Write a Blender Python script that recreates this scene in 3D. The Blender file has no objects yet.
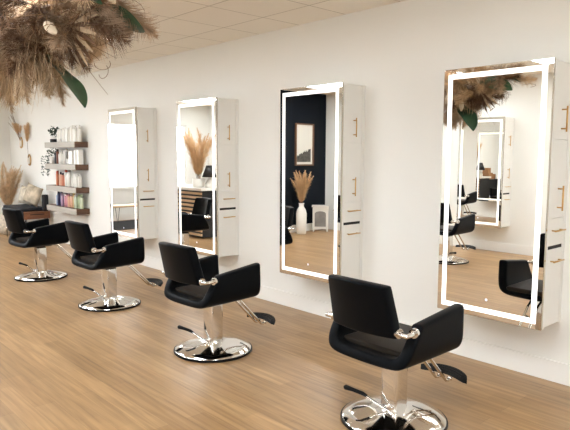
import bpy, bmesh, math, random
from mathutils import Vector, Matrix, Euler
R = math.radians
PI = math.pi
scn = bpy.context.scene
COL = scn.collection

# ------------------------------------------------------------------ materials
def new_mat(name):
    m = bpy.data.materials.new(name); m.use_nodes = True
    nt = m.node_tree
    return m, nt, nt.nodes['Principled BSDF']

def pmat(name, col, rough=.5, metal=0., noise=0., nscale=20., bump=0., bscale=200., spec=.5, sheen=0., coat=0.):
    m, nt, b = new_mat(name)
    b.inputs['Base Color'].default_value = (*col, 1)
    b.inputs['Roughness'].default_value = rough
    b.inputs['Metallic'].default_value = metal
    b.inputs['Specular IOR Level'].default_value = spec
    if sheen: b.inputs['Sheen Weight'].default_value = sheen
    if coat: b.inputs['Coat Weight'].default_value = coat
    tc = nt.nodes.new('ShaderNodeTexCoord')
    if noise:
        n = nt.nodes.new('ShaderNodeTexNoise'); n.inputs['Scale'].default_value = nscale; n.inputs['Detail'].default_value = 3
        nt.links.new(tc.outputs['Object'], n.inputs['Vector'])
        r = nt.nodes.new('ShaderNodeValToRGB')
        r.color_ramp.elements[0].position = .3; r.color_ramp.elements[1].position = .7
        r.color_ramp.elements[0].color = (*[c*(1-noise) for c in col], 1)
        r.color_ramp.elements[1].color = (*[min(1, c*(1+noise)) for c in col], 1)
        nt.links.new(n.outputs['Fac'], r.inputs['Fac'])
        nt.links.new(r.outputs['Color'], b.inputs['Base Color'])
    if bump:
        n2 = nt.nodes.new('ShaderNodeTexNoise'); n2.inputs['Scale'].default_value = bscale; n2.inputs['Detail'].default_value = 2
        nt.links.new(tc.outputs['Object'], n2.inputs['Vector'])
        bp = nt.nodes.new('ShaderNodeBump'); bp.inputs['Strength'].default_value = bump; bp.inputs['Distance'].default_value = .002
        nt.links.new(n2.outputs['Fac'], bp.inputs['Height'])
        nt.links.new(bp.outputs['Normal'], b.inputs['Normal'])
    return m

def emat(name, col, strength):
    m, nt, b = new_mat(name)
    b.inputs['Base Color'].default_value = (.9, .9, .9, 1)
    b.inputs['Emission Color'].default_value = (*col, 1)
    b.inputs['Emission Strength'].default_value = strength
    return m

def wood_mat(name, c1, c2, axis=0, rough=.5):
    m, nt, b = new_mat(name)
    tc = nt.nodes.new('ShaderNodeTexCoord'); mp = nt.nodes.new('ShaderNodeMapping')
    s = [26, 26, 26]; s[axis] = 2.2
    mp.inputs['Scale'].default_value = s
    n = nt.nodes.new('ShaderNodeTexNoise'); n.inputs['Scale'].default_value = 1.; n.inputs['Detail'].default_value = 5; n.inputs['Distortion'].default_value = .6
    r = nt.nodes.new('ShaderNodeValToRGB')
    r.color_ramp.elements[0].position = .3; r.color_ramp.elements[1].position = .72
    r.color_ramp.elements[0].color = (*c1, 1); r.color_ramp.elements[1].color = (*c2, 1)
    nt.links.new(tc.outputs['Object'], mp.inputs['Vector']); nt.links.new(mp.outputs['Vector'], n.inputs['Vector'])
    nt.links.new(n.outputs['Fac'], r.inputs['Fac']); nt.links.new(r.outputs['Color'], b.inputs['Base Color'])
    b.inputs['Roughness'].default_value = rough
    return m

def floor_mat():
    m, nt, b = new_mat('oak_planks')
    N = nt.nodes.new; L = nt.links.new
    tc = N('ShaderNodeTexCoord')
    br = N('ShaderNodeTexBrick')
    br.offset = .37; br.offset_frequency = 2
    br.inputs['Scale'].default_value = 1.; br.inputs['Brick Width'].default_value = 1.22; br.inputs['Row Height'].default_value = .125
    br.inputs['Mortar Size'].default_value = .0011; br.inputs['Mortar Smooth'].default_value = .3; br.inputs['Bias'].default_value = 0
    br.inputs['Color1'].default_value = (.395, .248, .118, 1); br.inputs['Color2'].default_value = (.315, .188, .084, 1)
    br.inputs['Mortar'].default_value = (.20, .12, .06, 1)
    L(tc.outputs['Object'], br.inputs['Vector'])
    # a second tone per plank group
    br2 = N('ShaderNodeTexBrick'); br2.offset = .37; br2.offset_frequency = 2
    br2.inputs['Scale'].default_value = 1.; br2.inputs['Brick Width'].default_value = .61; br2.inputs['Row Height'].default_value = .125
    br2.inputs['Mortar Size'].default_value = 0
    br2.inputs['Color1'].default_value = (1.07, 1.05, 1.03, 1); br2.inputs['Color2'].default_value = (.93, .93, .92, 1)
    L(tc.outputs['Object'], br2.inputs['Vector'])
    mp = N('ShaderNodeMapping'); mp.inputs['Scale'].default_value = (1.1, 22, 1)
    L(tc.outputs['Object'], mp.inputs['Vector'])
    n = N('ShaderNodeTexNoise'); n.inputs['Scale'].default_value = 1.6; n.inputs['Detail'].default_value = 6; n.inputs['Distortion'].default_value = .5
    L(mp.outputs['Vector'], n.inputs['Vector'])
    rp = N('ShaderNodeValToRGB'); rp.color_ramp.elements[0].position = .32; rp.color_ramp.elements[1].position = .68
    rp.color_ramp.elements[0].color = (.70, .66, .62, 1); rp.color_ramp.elements[1].color = (1.1, 1.1, 1.1, 1)
    L(n.outputs['Fac'], rp.inputs['Fac'])
    m1 = N('ShaderNodeMix'); m1.data_type = 'RGBA'; m1.blend_type = 'MULTIPLY'; m1.inputs['Factor'].default_value = 1
    L(br.outputs['Color'], m1.inputs['A']); L(rp.outputs['Color'], m1.inputs['B'])
    m2 = N('ShaderNodeMix'); m2.data_type = 'RGBA'; m2.blend_type = 'MULTIPLY'; m2.inputs['Factor'].default_value = 1
    L(m1.outputs['Result'], m2.inputs['A']); L(br2.outputs['Color'], m2.inputs['B'])
    L(m2.outputs['Result'], b.inputs['Base Color'])
    b.inputs['Roughness'].default_value = .36
    bp = N('ShaderNodeBump'); bp.inputs['Strength'].default_value = .12; bp.inputs['Distance'].default_value = .002
    L(n.outputs['Fac'], bp.inputs['Height']); L(bp.outputs['Normal'], b.inputs['Normal'])
    return m

def ceiling_mat():
    m, nt, b = new_mat('ceiling_tile')
    N = nt.nodes.new; L = nt.links.new
    tc = N('ShaderNodeTexCoord'); mp = N('ShaderNodeMapping')
    mp.inputs['Location'].default_value = (4.9 + .61*20, .465 + .61*20, 0)
    L(tc.outputs['Object'], mp.inputs['Vector'])
    br = N('ShaderNodeTexBrick'); br.offset = 0; br.squash = 1
    br.inputs['Scale'].default_value = 1.; br.inputs['Brick Width'].default_value = .61; br.inputs['Row Height'].default_value = .61
    br.inputs['Mortar Size'].default_value = .006; br.inputs['Mortar Smooth'].default_value = .1
    br.inputs['Color1'].default_value = (.87, .82, .73, 1); br.inputs['Color2'].default_value = (.84, .79, .70, 1)
    br.inputs['Mortar'].default_value = (.52, .47, .39, 1)
    L(mp.outputs['Vector'], br.inputs['Vector']); L(br.outputs['Color'], b.inputs['Base Color'])
    n = N('ShaderNodeTexNoise'); n.inputs['Scale'].default_value = 90; L(tc.outputs['Object'], n.inputs['Vector'])
    bp = N('ShaderNodeBump'); bp.inputs['Strength'].default_value = .25; bp.inputs['Distance'].default_value = .003
    L(n.outputs['Fac'], bp.inputs['Height']); L(bp.outputs['Normal'], b.inputs['Normal'])
    b.inputs['Roughness'].default_value = .95
    return m

def leather_mat(name='black_leather', col=(.0036, .0042, .0052, 1)):
    m = bpy.data.materials.new(name); m.use_nodes = True
    nt = m.node_tree; nt.nodes.clear(); N = nt.nodes.new; L = nt.links.new
    o = N('ShaderNodeOutputMaterial'); d = N('ShaderNodeBsdfDiffuse'); g = N('ShaderNodeBsdfGlossy'); mx = N('ShaderNodeMixShader')
    d.inputs['Color'].default_value = col; g.inputs['Roughness'].default_value = .40; g.inputs['Color'].default_value = (.95, .95, .95, 1)
    lw = N('ShaderNodeLayerWeight'); lw.inputs['Blend'].default_value = .28
    mt = N('ShaderNodeMath'); mt.operation = 'MULTIPLY_ADD'; mt.inputs[1].default_value = .30; mt.inputs[2].default_value = .003
    pw = N('ShaderNodeMath'); pw.operation = 'POWER'; pw.inputs[1].default_value = 2.3
    tc = N('ShaderNodeTexCoord'); n = N('ShaderNodeTexNoise'); n.inputs['Scale'].default_value = 130
    bp = N('ShaderNodeBump'); bp.inputs['Strength'].default_value = .2; bp.inputs['Distance'].default_value = .002
    L(tc.outputs['Object'], n.inputs['Vector']); L(n.outputs['Fac'], bp.inputs['Height'])
    for x in (d, g): L(bp.outputs['Normal'], x.inputs['Normal'])
    L(lw.outputs['Facing'], pw.inputs[0]); L(pw.outputs[0], mt.inputs[0]); L(mt.outputs[0], mx.inputs[0])
    L(d.outputs[0], mx.inputs[1]); L(g.outputs[0], mx.inputs[2]); L(mx.outputs[0], o.inputs['Surface'])
    return m

def glass_mat():
    m = bpy.data.materials.new('window_glass'); m.use_nodes = True
    nt = m.node_tree; nt.nodes.clear()
    o = nt.nodes.new('ShaderNodeOutputMaterial'); t = nt.nodes.new('ShaderNodeBsdfTransparent'); g = nt.nodes.new('ShaderNodeBsdfGlossy')
    g.inputs['Roughness'].default_value = .0
    mx = nt.nodes.new('ShaderNodeMixShader'); mx.inputs[0].default_value = .06
    nt.links.new(t.outputs[0], mx.inputs[1]); nt.links.new(g.outputs[0], mx.inputs[2]); nt.links.new(mx.outputs[0], o.inputs['Surface'])
    return m

WALLC = (.83, .825, .785)
M = dict(
    wall=pmat('cream_wall_paint', WALLC, .75, noise=.012, nscale=1.5, bump=.15, bscale=250),
    white_trim=pmat('white_trim_paint', (.83, .82, .78), .45),
    navy=pmat('navy_wall_paint', (.0045, .0065, .010), .8, spec=.15),
    floor=floor_mat(), ceiling=ceiling_mat(), glass=glass_mat(),
    cabinet=pmat('cabinet_white', (.81, .80, .76), .42, noise=.01, nscale=4),
    mirror=pmat('mirror_silver', (.93, .92, .89), .0, 1.),
    edge=pmat('mirror_edge', (.55, .50, .44), .15, 1.),
    led=emat('led_light', (1, .98, .93), .66),
    brass=pmat('brushed_brass', (.60, .37, .14), .32, 1.),
    dark=pmat('slot_black', (.008, .008, .008), .8),  # black for the cabinet slot shade and the bench drawer slot
    touch=emat('touch_dot', (.62, .66, 1.), .55),
    leather=leather_mat(), seat=leather_mat('brown_seat_leather', (.030, .024, .019, 1)),  # seat leather is browner and lighter than the shell
    seam=pmat('black_piping', (.012, .012, .013), .5),
    chrome=pmat('chrome', (.80, .785, .76), .07, 1.),
    rubber=pmat('black_rubber', (.004, .004, .0045), .5, spec=.2),
    pale_wood=wood_mat('pale_grey_wood', (.36, .33, .28), (.47, .435, .375), 0, .6),
    brownwood=wood_mat('brown_shelf_wood', (.060, .026, .012), (.13, .062, .030), 1, .5),
    benchwood=wood_mat('bench_wood', (.13, .045, .017), (.25, .095, .038), 1, .45),
    oak=wood_mat('light_oak', (.60, .42, .25), (.76, .56, .36), 0, .5),
    fabric_dark=pmat('charcoal_fabric', (.012, .013, .016), .9, noise=.3, nscale=60),
    pillow=pmat('pillow_linen', (.64, .57, .45), .9, noise=.28, nscale=11),
    pillow_tan=pmat('pillow_tan', (.50, .42, .31), .9, noise=.38, nscale=9),
    ceramic=pmat('white_ceramic', (.80, .77, .71), .35),
    woven=pmat('woven_cream', (.66, .58, .46), .9, noise=.25, nscale=22, bump=.6, bscale=60),
    plume=pmat('pampas_tan', (.72, .54, .345), .9, noise=.2, nscale=14),
    plume_gold=pmat('pampas_gold', (.68, .46, .25), .9, noise=.2, nscale=14),
    plume_taupe=pmat('pampas_taupe', (.43, .31, .205), .9, noise=.3, nscale=12),
    plume_honey=pmat('pampas_honey', (.66, .49, .31), .9, noise=.2, nscale=14),
    plume_pale=pmat('pampas_pale', (.50, .37, .235), .9, noise=.15, nscale=12),
    plume_brown=pmat('dried_brown', (.115, .058, .028), .85, noise=.35, nscale=12),
    cream=pmat('bunny_tail_cream', (.66, .56, .42), .9, noise=.08, nscale=25),
    stem=pmat('dry_stem', (.22, .125, .06), .8),
    leaf=pmat('green_leaf', (.030, .075, .034), .45, noise=.35, nscale=10),
    leafdark=pmat('dark_green_leaf', (.018, .042, .02), .5, noise=.3, nscale=25),
    black=pmat('matte_black', (.009, .009, .010), .5),
    wire=pmat('thin_wire', (.35, .33, .30), .4, 1.),
    frame=pmat('picture_frame_brown', (.13, .060, .026), .5),
    paper=pmat('picture_paper', (.62, .59, .52), .7),
    meadow=pmat('picture_meadow', (.060, .052, .040), .8, noise=.6, nscale=16),
    greyglass=pmat('grey_screen', (.24, .22, .20), .3, noise=.2, nscale=6),
    box=pmat('brown_box', (.34, .17, .075), .7),
    soil=pmat('soil', (.03, .02, .015), .9),
    pavement=pmat('pavement', (.5, .48, .45), .9),
    rug=pmat('black_rug', (.010, .010, .011), .95, noise=.3, nscale=40),
    diffuser=emat('light_diffuser', (.93, 1, 1.07), 17.),
    doorgap=pmat('gap', (.05, .045, .04), .8),
)

# ------------------------------------------------------------------ mesh helpers
def bx(bm, x0, x1, y0, y1, z0, z1, mi=0, bev=0., seg=2):
    ret = bmesh.ops.create_cube(bm, size=1.)
    vs = ret['verts']
    for v in vs:
        v.co = Vector((x0+(v.co.x+.5)*(x1-x0), y0+(v.co.y+.5)*(y1-y0), z0+(v.co.z+.5)*(z1-z0)))
    fs = set(f for v in vs for f in v.link_faces)
    for f in fs: f.material_index = mi
    if bev:
        es = list(set(e for v in vs for e in v.link_edges))
        r = bmesh.ops.bevel(bm, geom=es, offset=bev, segments=seg, affect='EDGES', profile=.6)
        for f in r['faces']: f.material_index = mi

def tube(bm, pts, rad, n=10, mi=0, cap=True):
    pts = [Vector(p) for p in pts]
    rads = rad if isinstance(rad, (list, tuple)) else [rad]*len(pts)
    rings = []
    prev = None
    for i, p in enumerate(pts):
        t = (pts[min(i+1, len(pts)-1)]-pts[max(i-1, 0)]).normalized()
        if prev is None:
            a = Vector((0, 0, 1)) if abs(t.z) < .9 else Vector((1, 0, 0))
            u = t.cross(a).normalized()
        else:
            u = (prev-t*prev.dot(t)).normalized()
        prev = u
        w = t.cross(u)
        rings.append([bm.verts.new(p+(u*math.cos(2*PI*k/n)+w*math.sin(2*PI*k/n))*rads[i]) for k in range(n)])
    for a, b in zip(rings, rings[1:]):
        for k in range(n):
            f = bm.faces.new((a[k], a[(k+1) % n], b[(k+1) % n], b[k])); f.material_index = mi; f.smooth = True
    if cap:
        bm.faces.new(rings[0][::-1]).material_index = mi; bm.faces.new(rings[-1]).material_index = mi

def lathe(bm, prof, n=24, c=(0, 0, 0), mi=0, smooth=True, cap=True):
    c = Vector(c); rings = []
    for r, z in prof:
        rings.append([bm.verts.new(c+Vector((r*math.cos(2*PI*k/n), r*math.sin(2*PI*k/n), z))) for k in range(n)])
    for a, b in zip(rings, rings[1:]):
        for k in range(n):
            f = bm.faces.new((a[k], a[(k+1) % n], b[(k+1) % n], b[k])); f.material_index = mi; f.smooth = smooth
    if cap:
        bm.faces.new(rings[0][::-1]).material_index = mi; bm.faces.new(rings[-1]).material_index = mi

def obj(name, bm, mats, parent=None, smooth=False, auto=0, subsurf=0, loc=None):
    me = bpy.data.meshes.new(name)
    bmesh.ops.recalc_face_normals(bm, faces=bm.faces[:])
    bm.to_mesh(me); bm.free()
    if not isinstance(mats, (list, tuple)): mats = [mats]
    for m in mats: me.materials.append(m)
    if smooth:
        for p in me.polygons: p.use_smooth = True
    if auto:
        me.set_sharp_from_angle(angle=R(auto))
    o = bpy.data.objects.new(name, me); COL.objects.link(o)
    if subsurf:
        s = o.modifiers.new('smooth', 'SUBSURF'); s.levels = subsurf; s.render_levels = subsurf
    if parent: o.parent = parent
    if loc: o.location = loc
    return o

def BM(): return bmesh.new()
def box_obj(name, dims, mat, parent=None, bev=0., loc=None):
    b = BM(); bx(b, *dims, bev=bev); return obj(name, b, mat, parent, loc=loc)

def tag(o, label, cat, group=None):
    o['label'] = label; o['category'] = cat
    if group: o['group'] = group
    return o
def thing(name, label, cat, loc=(0, 0, 0), rz=0., group=None):
    o = bpy.data.objects.new(name, None); COL.objects.link(o); o.empty_display_size = .1
    o.location = loc; o.rotation_euler = (0, 0, rz)
    return tag(o, label, cat, group)
def struct(name, bm, mat, parent=None, **k):
    o = obj(name, bm, mat, parent, **k)
    if parent is None: o['kind'] = 'structure'
    return o
def copy_tree(o, parent=None, kids=None):
    c = o.copy(); COL.objects.link(c)
    if parent: c.parent = parent
    for ch in [x for x in ALLKIDS(o)]: copy_tree(ch, c)
    return c
def ALLKIDS(o): return [x for x in COL.objects if x.parent == o]

# ------------------------------------------------------------------ room
X0, X1 = -13.0, 1.7          # window end / right end
YR = -5.66                   # wall behind the camera
H = 2.856
T = .12
def wall_with_holes(name, axis, pos, a0, a1, holes, mat, out):
    """wall slab at 'pos' on an axis, thickness T towards 'out', spanning a0..a1 and 0..H; holes = (b0,b1,z0,z1)"""
    b = BM()
    p0, p1 = (pos, pos+T*out) if out > 0 else (pos+T*out, pos)
    def slab(u0, u1, z0, z1):
        if u1-u0 < 1e-4 or z1-z0 < 1e-4: return
        if axis == 'x': bx(b, p0, p1, u0, u1, z0, z1)
        else: bx(b, u0, u1, p0, p1, z0, z1)
    cur = a0
    for (h0, h1, z0, z1) in sorted(holes):
        slab(cur, h0, 0, H); slab(h0, h1, 0, z0); slab(h0, h1, z1, H); cur = h1
    slab(cur, a1, 0, H)
    return struct(name, b, mat)

b = BM(); bx(b, X0-.12, X1+.12, YR-.12, .12, -.1, 0); struct('floor', b, M['floor'])
b = BM(); bx(b, X0-.12, X1+.12, YR-.12, .12, H, H+.1); struct('ceiling', b, M['ceiling'])
b = BM(); bx(b, X0-.12, X1+.12, 0, T, 0, H); struct('wall_front', b, M['wall'])
WL = (-4.96, -1.45, .77, 2.33)
wall_with_holes('wall_left', 'x', X0, YR-.12, 0, [WL], M['wall'], -1)
WR = [(-1.7, -.9, .8, 2.1)]  # opening added behind the camera to light the mirror wall
wall_with_holes('wall_rear', 'y', YR, X0, X1, WR, M['wall'], -1)
WS = (-3.1, -2.3, .9, 2.1)  # unseen opening added in the end wall for more light
wall_with_holes('wall_right', 'x', X1, YR-.12, 0, [WS], M['wall'], 1)
b = BM(); bx(b, -8.84, -8.70, YR, -3.95, 0, H); struct('wall_accent', b, M['navy'])

def baseboard(name, x0, x1, y0, y1, h=.149):
    b = BM(); bx(b, x0, x1, y0, y1, 0, h); o = struct(name, b, M['white_trim'])
    return o
baseboard('baseboard_front', X0+.014, X1-.014, -.014, -.0005)
baseboard('baseboard_left', X0+.0005, X0+.014, YR+.0005, -.0005)
baseboard('baseboard_rear', -8.685, X1-.014, YR+.0005, YR+.014)
baseboard('baseboard_rear_reception', X0+.014, -8.855, YR+.0005, YR+.014)
baseboard('baseboard_accent', -8.6995, -8.686, YR+.015, -3.95)
baseboard('baseboard_right', X1-.014, X1-.0005, YR+.015, -.015)

def window(name, axis, pos, a0, a1, z0, z1, out, mullions):
    root = bpy.data.objects.new(name, None); COL.objects.link(root); root['kind'] = 'structure'
    def P(u0, u1, d0, d1, z0_, z1_, bm):
        lo, hi = sorted((pos+out*d0, pos+out*d1))
        if axis == 'x': bx(bm, lo, hi, u0, u1, z0_, z1_)
        else: bx(bm, u0, u1, lo, hi, z0_, z1_)
    b = BM(); w = .045
    P(a0, a1, .03, .09, z0, z0+w, b); P(a0, a1, .03, .09, z1-w, z1, b)
    P(a0, a0+w, .03, .09, z0+w, z1-w, b); P(a1-w, a1, .03, .09, z0+w, z1-w, b)
    obj('window_frame', b, M['white_trim'], root)
    for m_ in mullions:
        b = BM(); P(m_-.022, m_+.022, .035, .085, z0+w, z1-w, b); obj('mullion', b, M['white_trim'], root)
    edges = [a0+w]+[q for m_ in mullions for q in (m_-.022, m_+.022)]+[a1-w]
    for i in range(0, len(edges), 2):
        b = BM(); P(edges[i], edges[i+1], .058, .062, z0+w, z1-w, b); obj('glass_pane', b, M['glass'], root)
    b = BM(); P(a0-.03, a1+.03, -.03, .028, z0-.02, z0+.002, b); obj('window_sill', b, M['white_trim'], root)
    return root
window('window_1', 'x', X0, *WL, -1, [-4.2, -2.4])
window('added_window_rear', 'y', YR, *WR[0], -1, [])  # added window, out of view, lets in frontal fill light

window('added_window_right', 'x', X1, *WS, 1, [])  # added window, out of view, lights the room from the right

# ------------------------------------------------------------------ LED mirror stations
SW, SZ0, SZ1, SD = .7926, .4323, 2.1997, .3082
def make_station(label, group):
    root = thing('salon_station', label, 'mirror station', group=group)
    # local: x 0..SW along the wall, y 0 at wall, -SD at mirror face
    yb, ym = -.0008, -SD
    mt = .022
    zg0, zg1 = .966, .990
    b = BM()
    bx(b, .012, SW-.020, ym+mt, yb, SZ0+.004, zg0-.012)
    bx(b, .012, SW-.020, ym+mt, yb, zg1+.012, SZ1-.004)
    bx(b, .012, SW-.020, -.030, yb, zg0-.012, zg1+.012)       # back stile behind the open slot
    bx(b, .012, SW-.020, ym+mt, ym+mt+.020, zg0-.012, zg1+.012)
    bx(b, .012, .030, ym+mt+.020, -.030, zg0-.012, zg1+.012)
    # right-hand face frame
    bx(b, SW-.020, SW, -.040, yb, SZ0+.004, SZ1-.004)
    bx(b, SW-.020, SW, ym+mt, ym+mt+.018, SZ0+.004, SZ1-.004)
    obj('cabinet_body', b, M['cabinet'], root)
    b = BM(); bx(b, .035, SW-.006, ym+mt+.021, -.0405, zg0-.006, zg1+.006); obj('slot_shade_block', b, M['dark'], root)['label'] = 'black block standing in for shade in the slot between the drawers'  # solid black block paints the slot's shade
    b = BM(); bx(b, 0, SW, ym, ym+mt, SZ0, SZ1, bev=.0015, seg=1); mir = obj('mirror_panel', b, M['edge'], root)
    b = BM()
    w0, w1 = .0365, .0725
    f = ym-.0006; o_ = (w0, SW-w0, SZ0+w0, SZ1-w0); i_ = (w1, SW-w1, SZ0+w1, SZ1-w1)
    def rect(x0, x1, z0, z1): 
        b.faces.new([b.verts.new(v) for v in ((x0, f, z0), (x1, f, z0), (x1, f, z1), (x0, f, z1))])
    # mirror glass: one thin sheet
    bx(b, .003, SW-.003, ym-.0012, ym-.0001, SZ0+.003, SZ1-.003)
    obj('mirror_glass', b, M['mirror'], root)
    b = BM(); y0, y1 = ym-.0022, ym-.0012
    bx(b, o_[0], o_[1], y0, y1, o_[2], i_[2]); bx(b, o_[0], o_[1], y0, y1, i_[3], o_[3])
    bx(b, o_[0], i_[0], y0, y1, i_[2], i_[3]); bx(b, i_[1], o_[1], y0, y1, i_[2], i_[3])
    obj('led_strip', b, M['led'], root)
    b = BM(); lathe(b, [(.009, 0), (.009, .001)], 16)
    t = obj('touch_button', b, M['touch'], root); t.rotation_euler = (R(90), 0, 0); t.location = (SW/2, ym-.0013, SZ0+.135)
    # doors and drawers on the right-hand face
    ya, yc = ym+mt+.021, -.043
    def vhandle(par, zc):
        h = BM(); yy = (ya+yc)/2+.000
        tube(h, [(SW+.034, yy, zc-.083), (SW+.034, yy, zc+.083)], .0055, 10)
        for s in (-.062, .062): tube(h, [(SW-.001, yy, zc+s), (SW+.034, yy, zc+s)], .0045, 8)
        obj('handle', h, M['brass'], par)
    def hhandle(par, zc):
        h = BM(); yy = (ya+yc)/2
        tube(h, [(SW+.030, yy-.080, zc), (SW+.030, yy+.080, zc)], .0055, 10)
        for s in (-.06, .06): tube(h, [(SW-.001, yy+s, zc), (SW+.030, yy+s, zc)], .0045, 8)
        obj('handle', h, M['brass'], par)
    def front(name, z0, z1):
        d = BM(); bx(d, SW-.0195, SW-.001, ya, yc, z0, z1, bev=.0012, seg=1); return obj(name, d, M['cabinet'], root)
    d = front('door', 1.690, SZ1-.012); vhandle(d, 1.823)
    d = front('door', 1.1735, 1.687); vhandle(d, 1.305)
    d = front('drawer', zg1, 1.1705); hhandle(d, 1.091)
    d = front('drawer', SZ0+.012, zg0); hhandle(d, .886)
    return root

XS = [-7.839, -6.0512, -4.2189, -2.4293]
G_ST = 'LED mirror stations on the front wall'
st = make_station('tall wall mirror station at the far end, its mirror filled by the bright white window', G_ST)
st.location = (XS[0], 0, 0)
labs = ['tall wall mirror station whose mirror shows the slatted reception desk and dried pampas',
        'tall wall mirror station whose mirror shows the navy wall with a framed picture',
        'tall wall mirror station nearest the camera, its mirror showing the hanging dried flowers']
for x, l in zip(XS[1:], labs):
    c = copy_tree(st); c.location = (x, 0, 0); c['label'] = l
# the matching station on the wall behind the camera, doors on its +x side
def mirror_station():
    c = copy_tree(st)
    c['label'] = 'mirror station on the opposite wall, seen reflected inside the nearest large mirror'
    c['group'] = 'LED mirror stations on the rear wall'
    return c
opp = mirror_station()
# reflect its geometry (x kept, y flipped) so the doors stay on the +x side
def flip_y(o):
    if o.type == 'MESH':
        me = o.data.copy()
        if o.name.startswith('touch'):
            o.data = me
            o.location.y *= -1; o.rotation_euler = (R(-90), 0, 0)
        else:
            for v in me.vertices: v.co.y *= -1
            me.flip_normals(); o.data = me
    for ch in ALLKIDS(o): flip_y(ch)
flip_y(opp)
opp.location = (-5.33, YR, 0)

# ------------------------------------------------------------------ salon chairs
def ring_loft(bm, rows, mi=0):
    """rows: closed rings of equal length; caps joined as strips between outer half and inner half (rings are outer path + reversed inner path)"""
    V = [[bm.verts.new(p) for p in r] for r in rows]
    n = len(V[0])
    for a, c in zip(V, V[1:]):
        for k in range(n): bm.faces.new((a[k], a[(k+1) % n], c[(k+1) % n], c[k]))
    h = n//2
    for r, rev in ((V[0], True), (V[-1], False)):
        for k in range(h-1):
            q = (r[k], r[k+1], r[n-2-k], r[n-1-k])
            bm.faces.new(q[::-1] if rev else q)

def shell_mesh():
    b = BM()
    zt = .712
    hw = .305
    outer = [(-hw, zt), (-hw, .682), (-hw, .60), (-hw+.002, .52), (-hw+.020, .458), (-hw+.070, .428), (-.12, .420), (.12, .420)]
    outer = outer[:-1]+[(-x, z) for x, z in outer[::-1][1:]]
    th = .072
    inner = [(-hw+th, zt), (-hw+th, .682), (-hw+th, .62), (-hw+th+.002, .54), (-hw+th+.014, .500), (-hw+th+.05, .482), (-.10, .478), (.10, .478)]
    inner = inner[:-1]+[(-x, z) for x, z in inner[::-1][1:]]
    ring = outer+inner[::-1]
    def ysp(z, x):
        # back edge and front edge of the shell as a function of height
        k = min(1, max(0, (z-.43)/(.71-.43)))
        yb = -.305+(.135)*k**1.15
        yf = .268-.015*k+(.0 if k > .02 else -.0)
        if z < .47 and abs(x) < .26: yf -= .0
        return yb, yf
    ts = [0, .06, .2, .5, .78, .92, 1]
    rows = []
    for t in ts:
        r = []
        for x, z in ring:
            yb, yf = ysp(z, x)
            y = yb+(yf-yb)*t
            dz = 0
            if z > .55: dz = (.050*t-.034)*min(1, (z-.55)/.12)      # arm tops rise gently to the front
            if z < .5: dz = .012*max(0, t-.3)+(.012*(.3-t) if t < .3 else 0)                      # belly of the seat
            r.append((x, y, z+dz))
        rows.append(r)
    ring_loft(b, rows)
    return b

def back_mesh():
    # upright padded panel, reclined; outline w x h with rounded corners
    b = BM()
    zs = [.607, .622, .67, .75, .835, .894, .914]
    xs = [-1, -.90, -.55, 0, .55, .90, 1]
    front, back = [], []
    for z in zs:
        k = (z-.607)/.307
        w = .232-.024*k
        yc = -.274-.078*k
        rf, rb = [], []
        for s in xs:
            x = s*w
            cy = -.045*(1-s*s)+.012; zd = -.012*s*s*k                     # gentle wrap around the sitter
            rf.append((x, yc+.036+cy, z+zd)); rb.append((x, yc-.036+cy, z+zd))
        front.append(rf); back.append(rb)
    F = [[b.verts.new(p) for p in r] for r in front]; K = [[b.verts.new(p) for p in r] for r in back]
    ny, nx = len(zs), len(xs)
    for j in range(ny-1):
        for i in range(nx-1):
            b.faces.new((F[j][i], F[j+1][i], F[j+1][i+1], F[j][i+1])); b.faces.new((K[j][i], K[j][i+1], K[j+1][i+1], K[j+1][i]))
    for j in range(ny-1):
        b.faces.new((F[j][0], K[j][0], K[j+1][0], F[j+1][0])); b.faces.new((F[j][-1], F[j+1][-1], K[j+1][-1], K[j][-1]))
    for i in range(nx-1):
        b.faces.new((F[0][i], F[0][i+1], K[0][i+1], K[0][i])); b.faces.new((F[-1][i], K[-1][i], K[-1][i+1], F[-1][i+1]))
    return b

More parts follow.
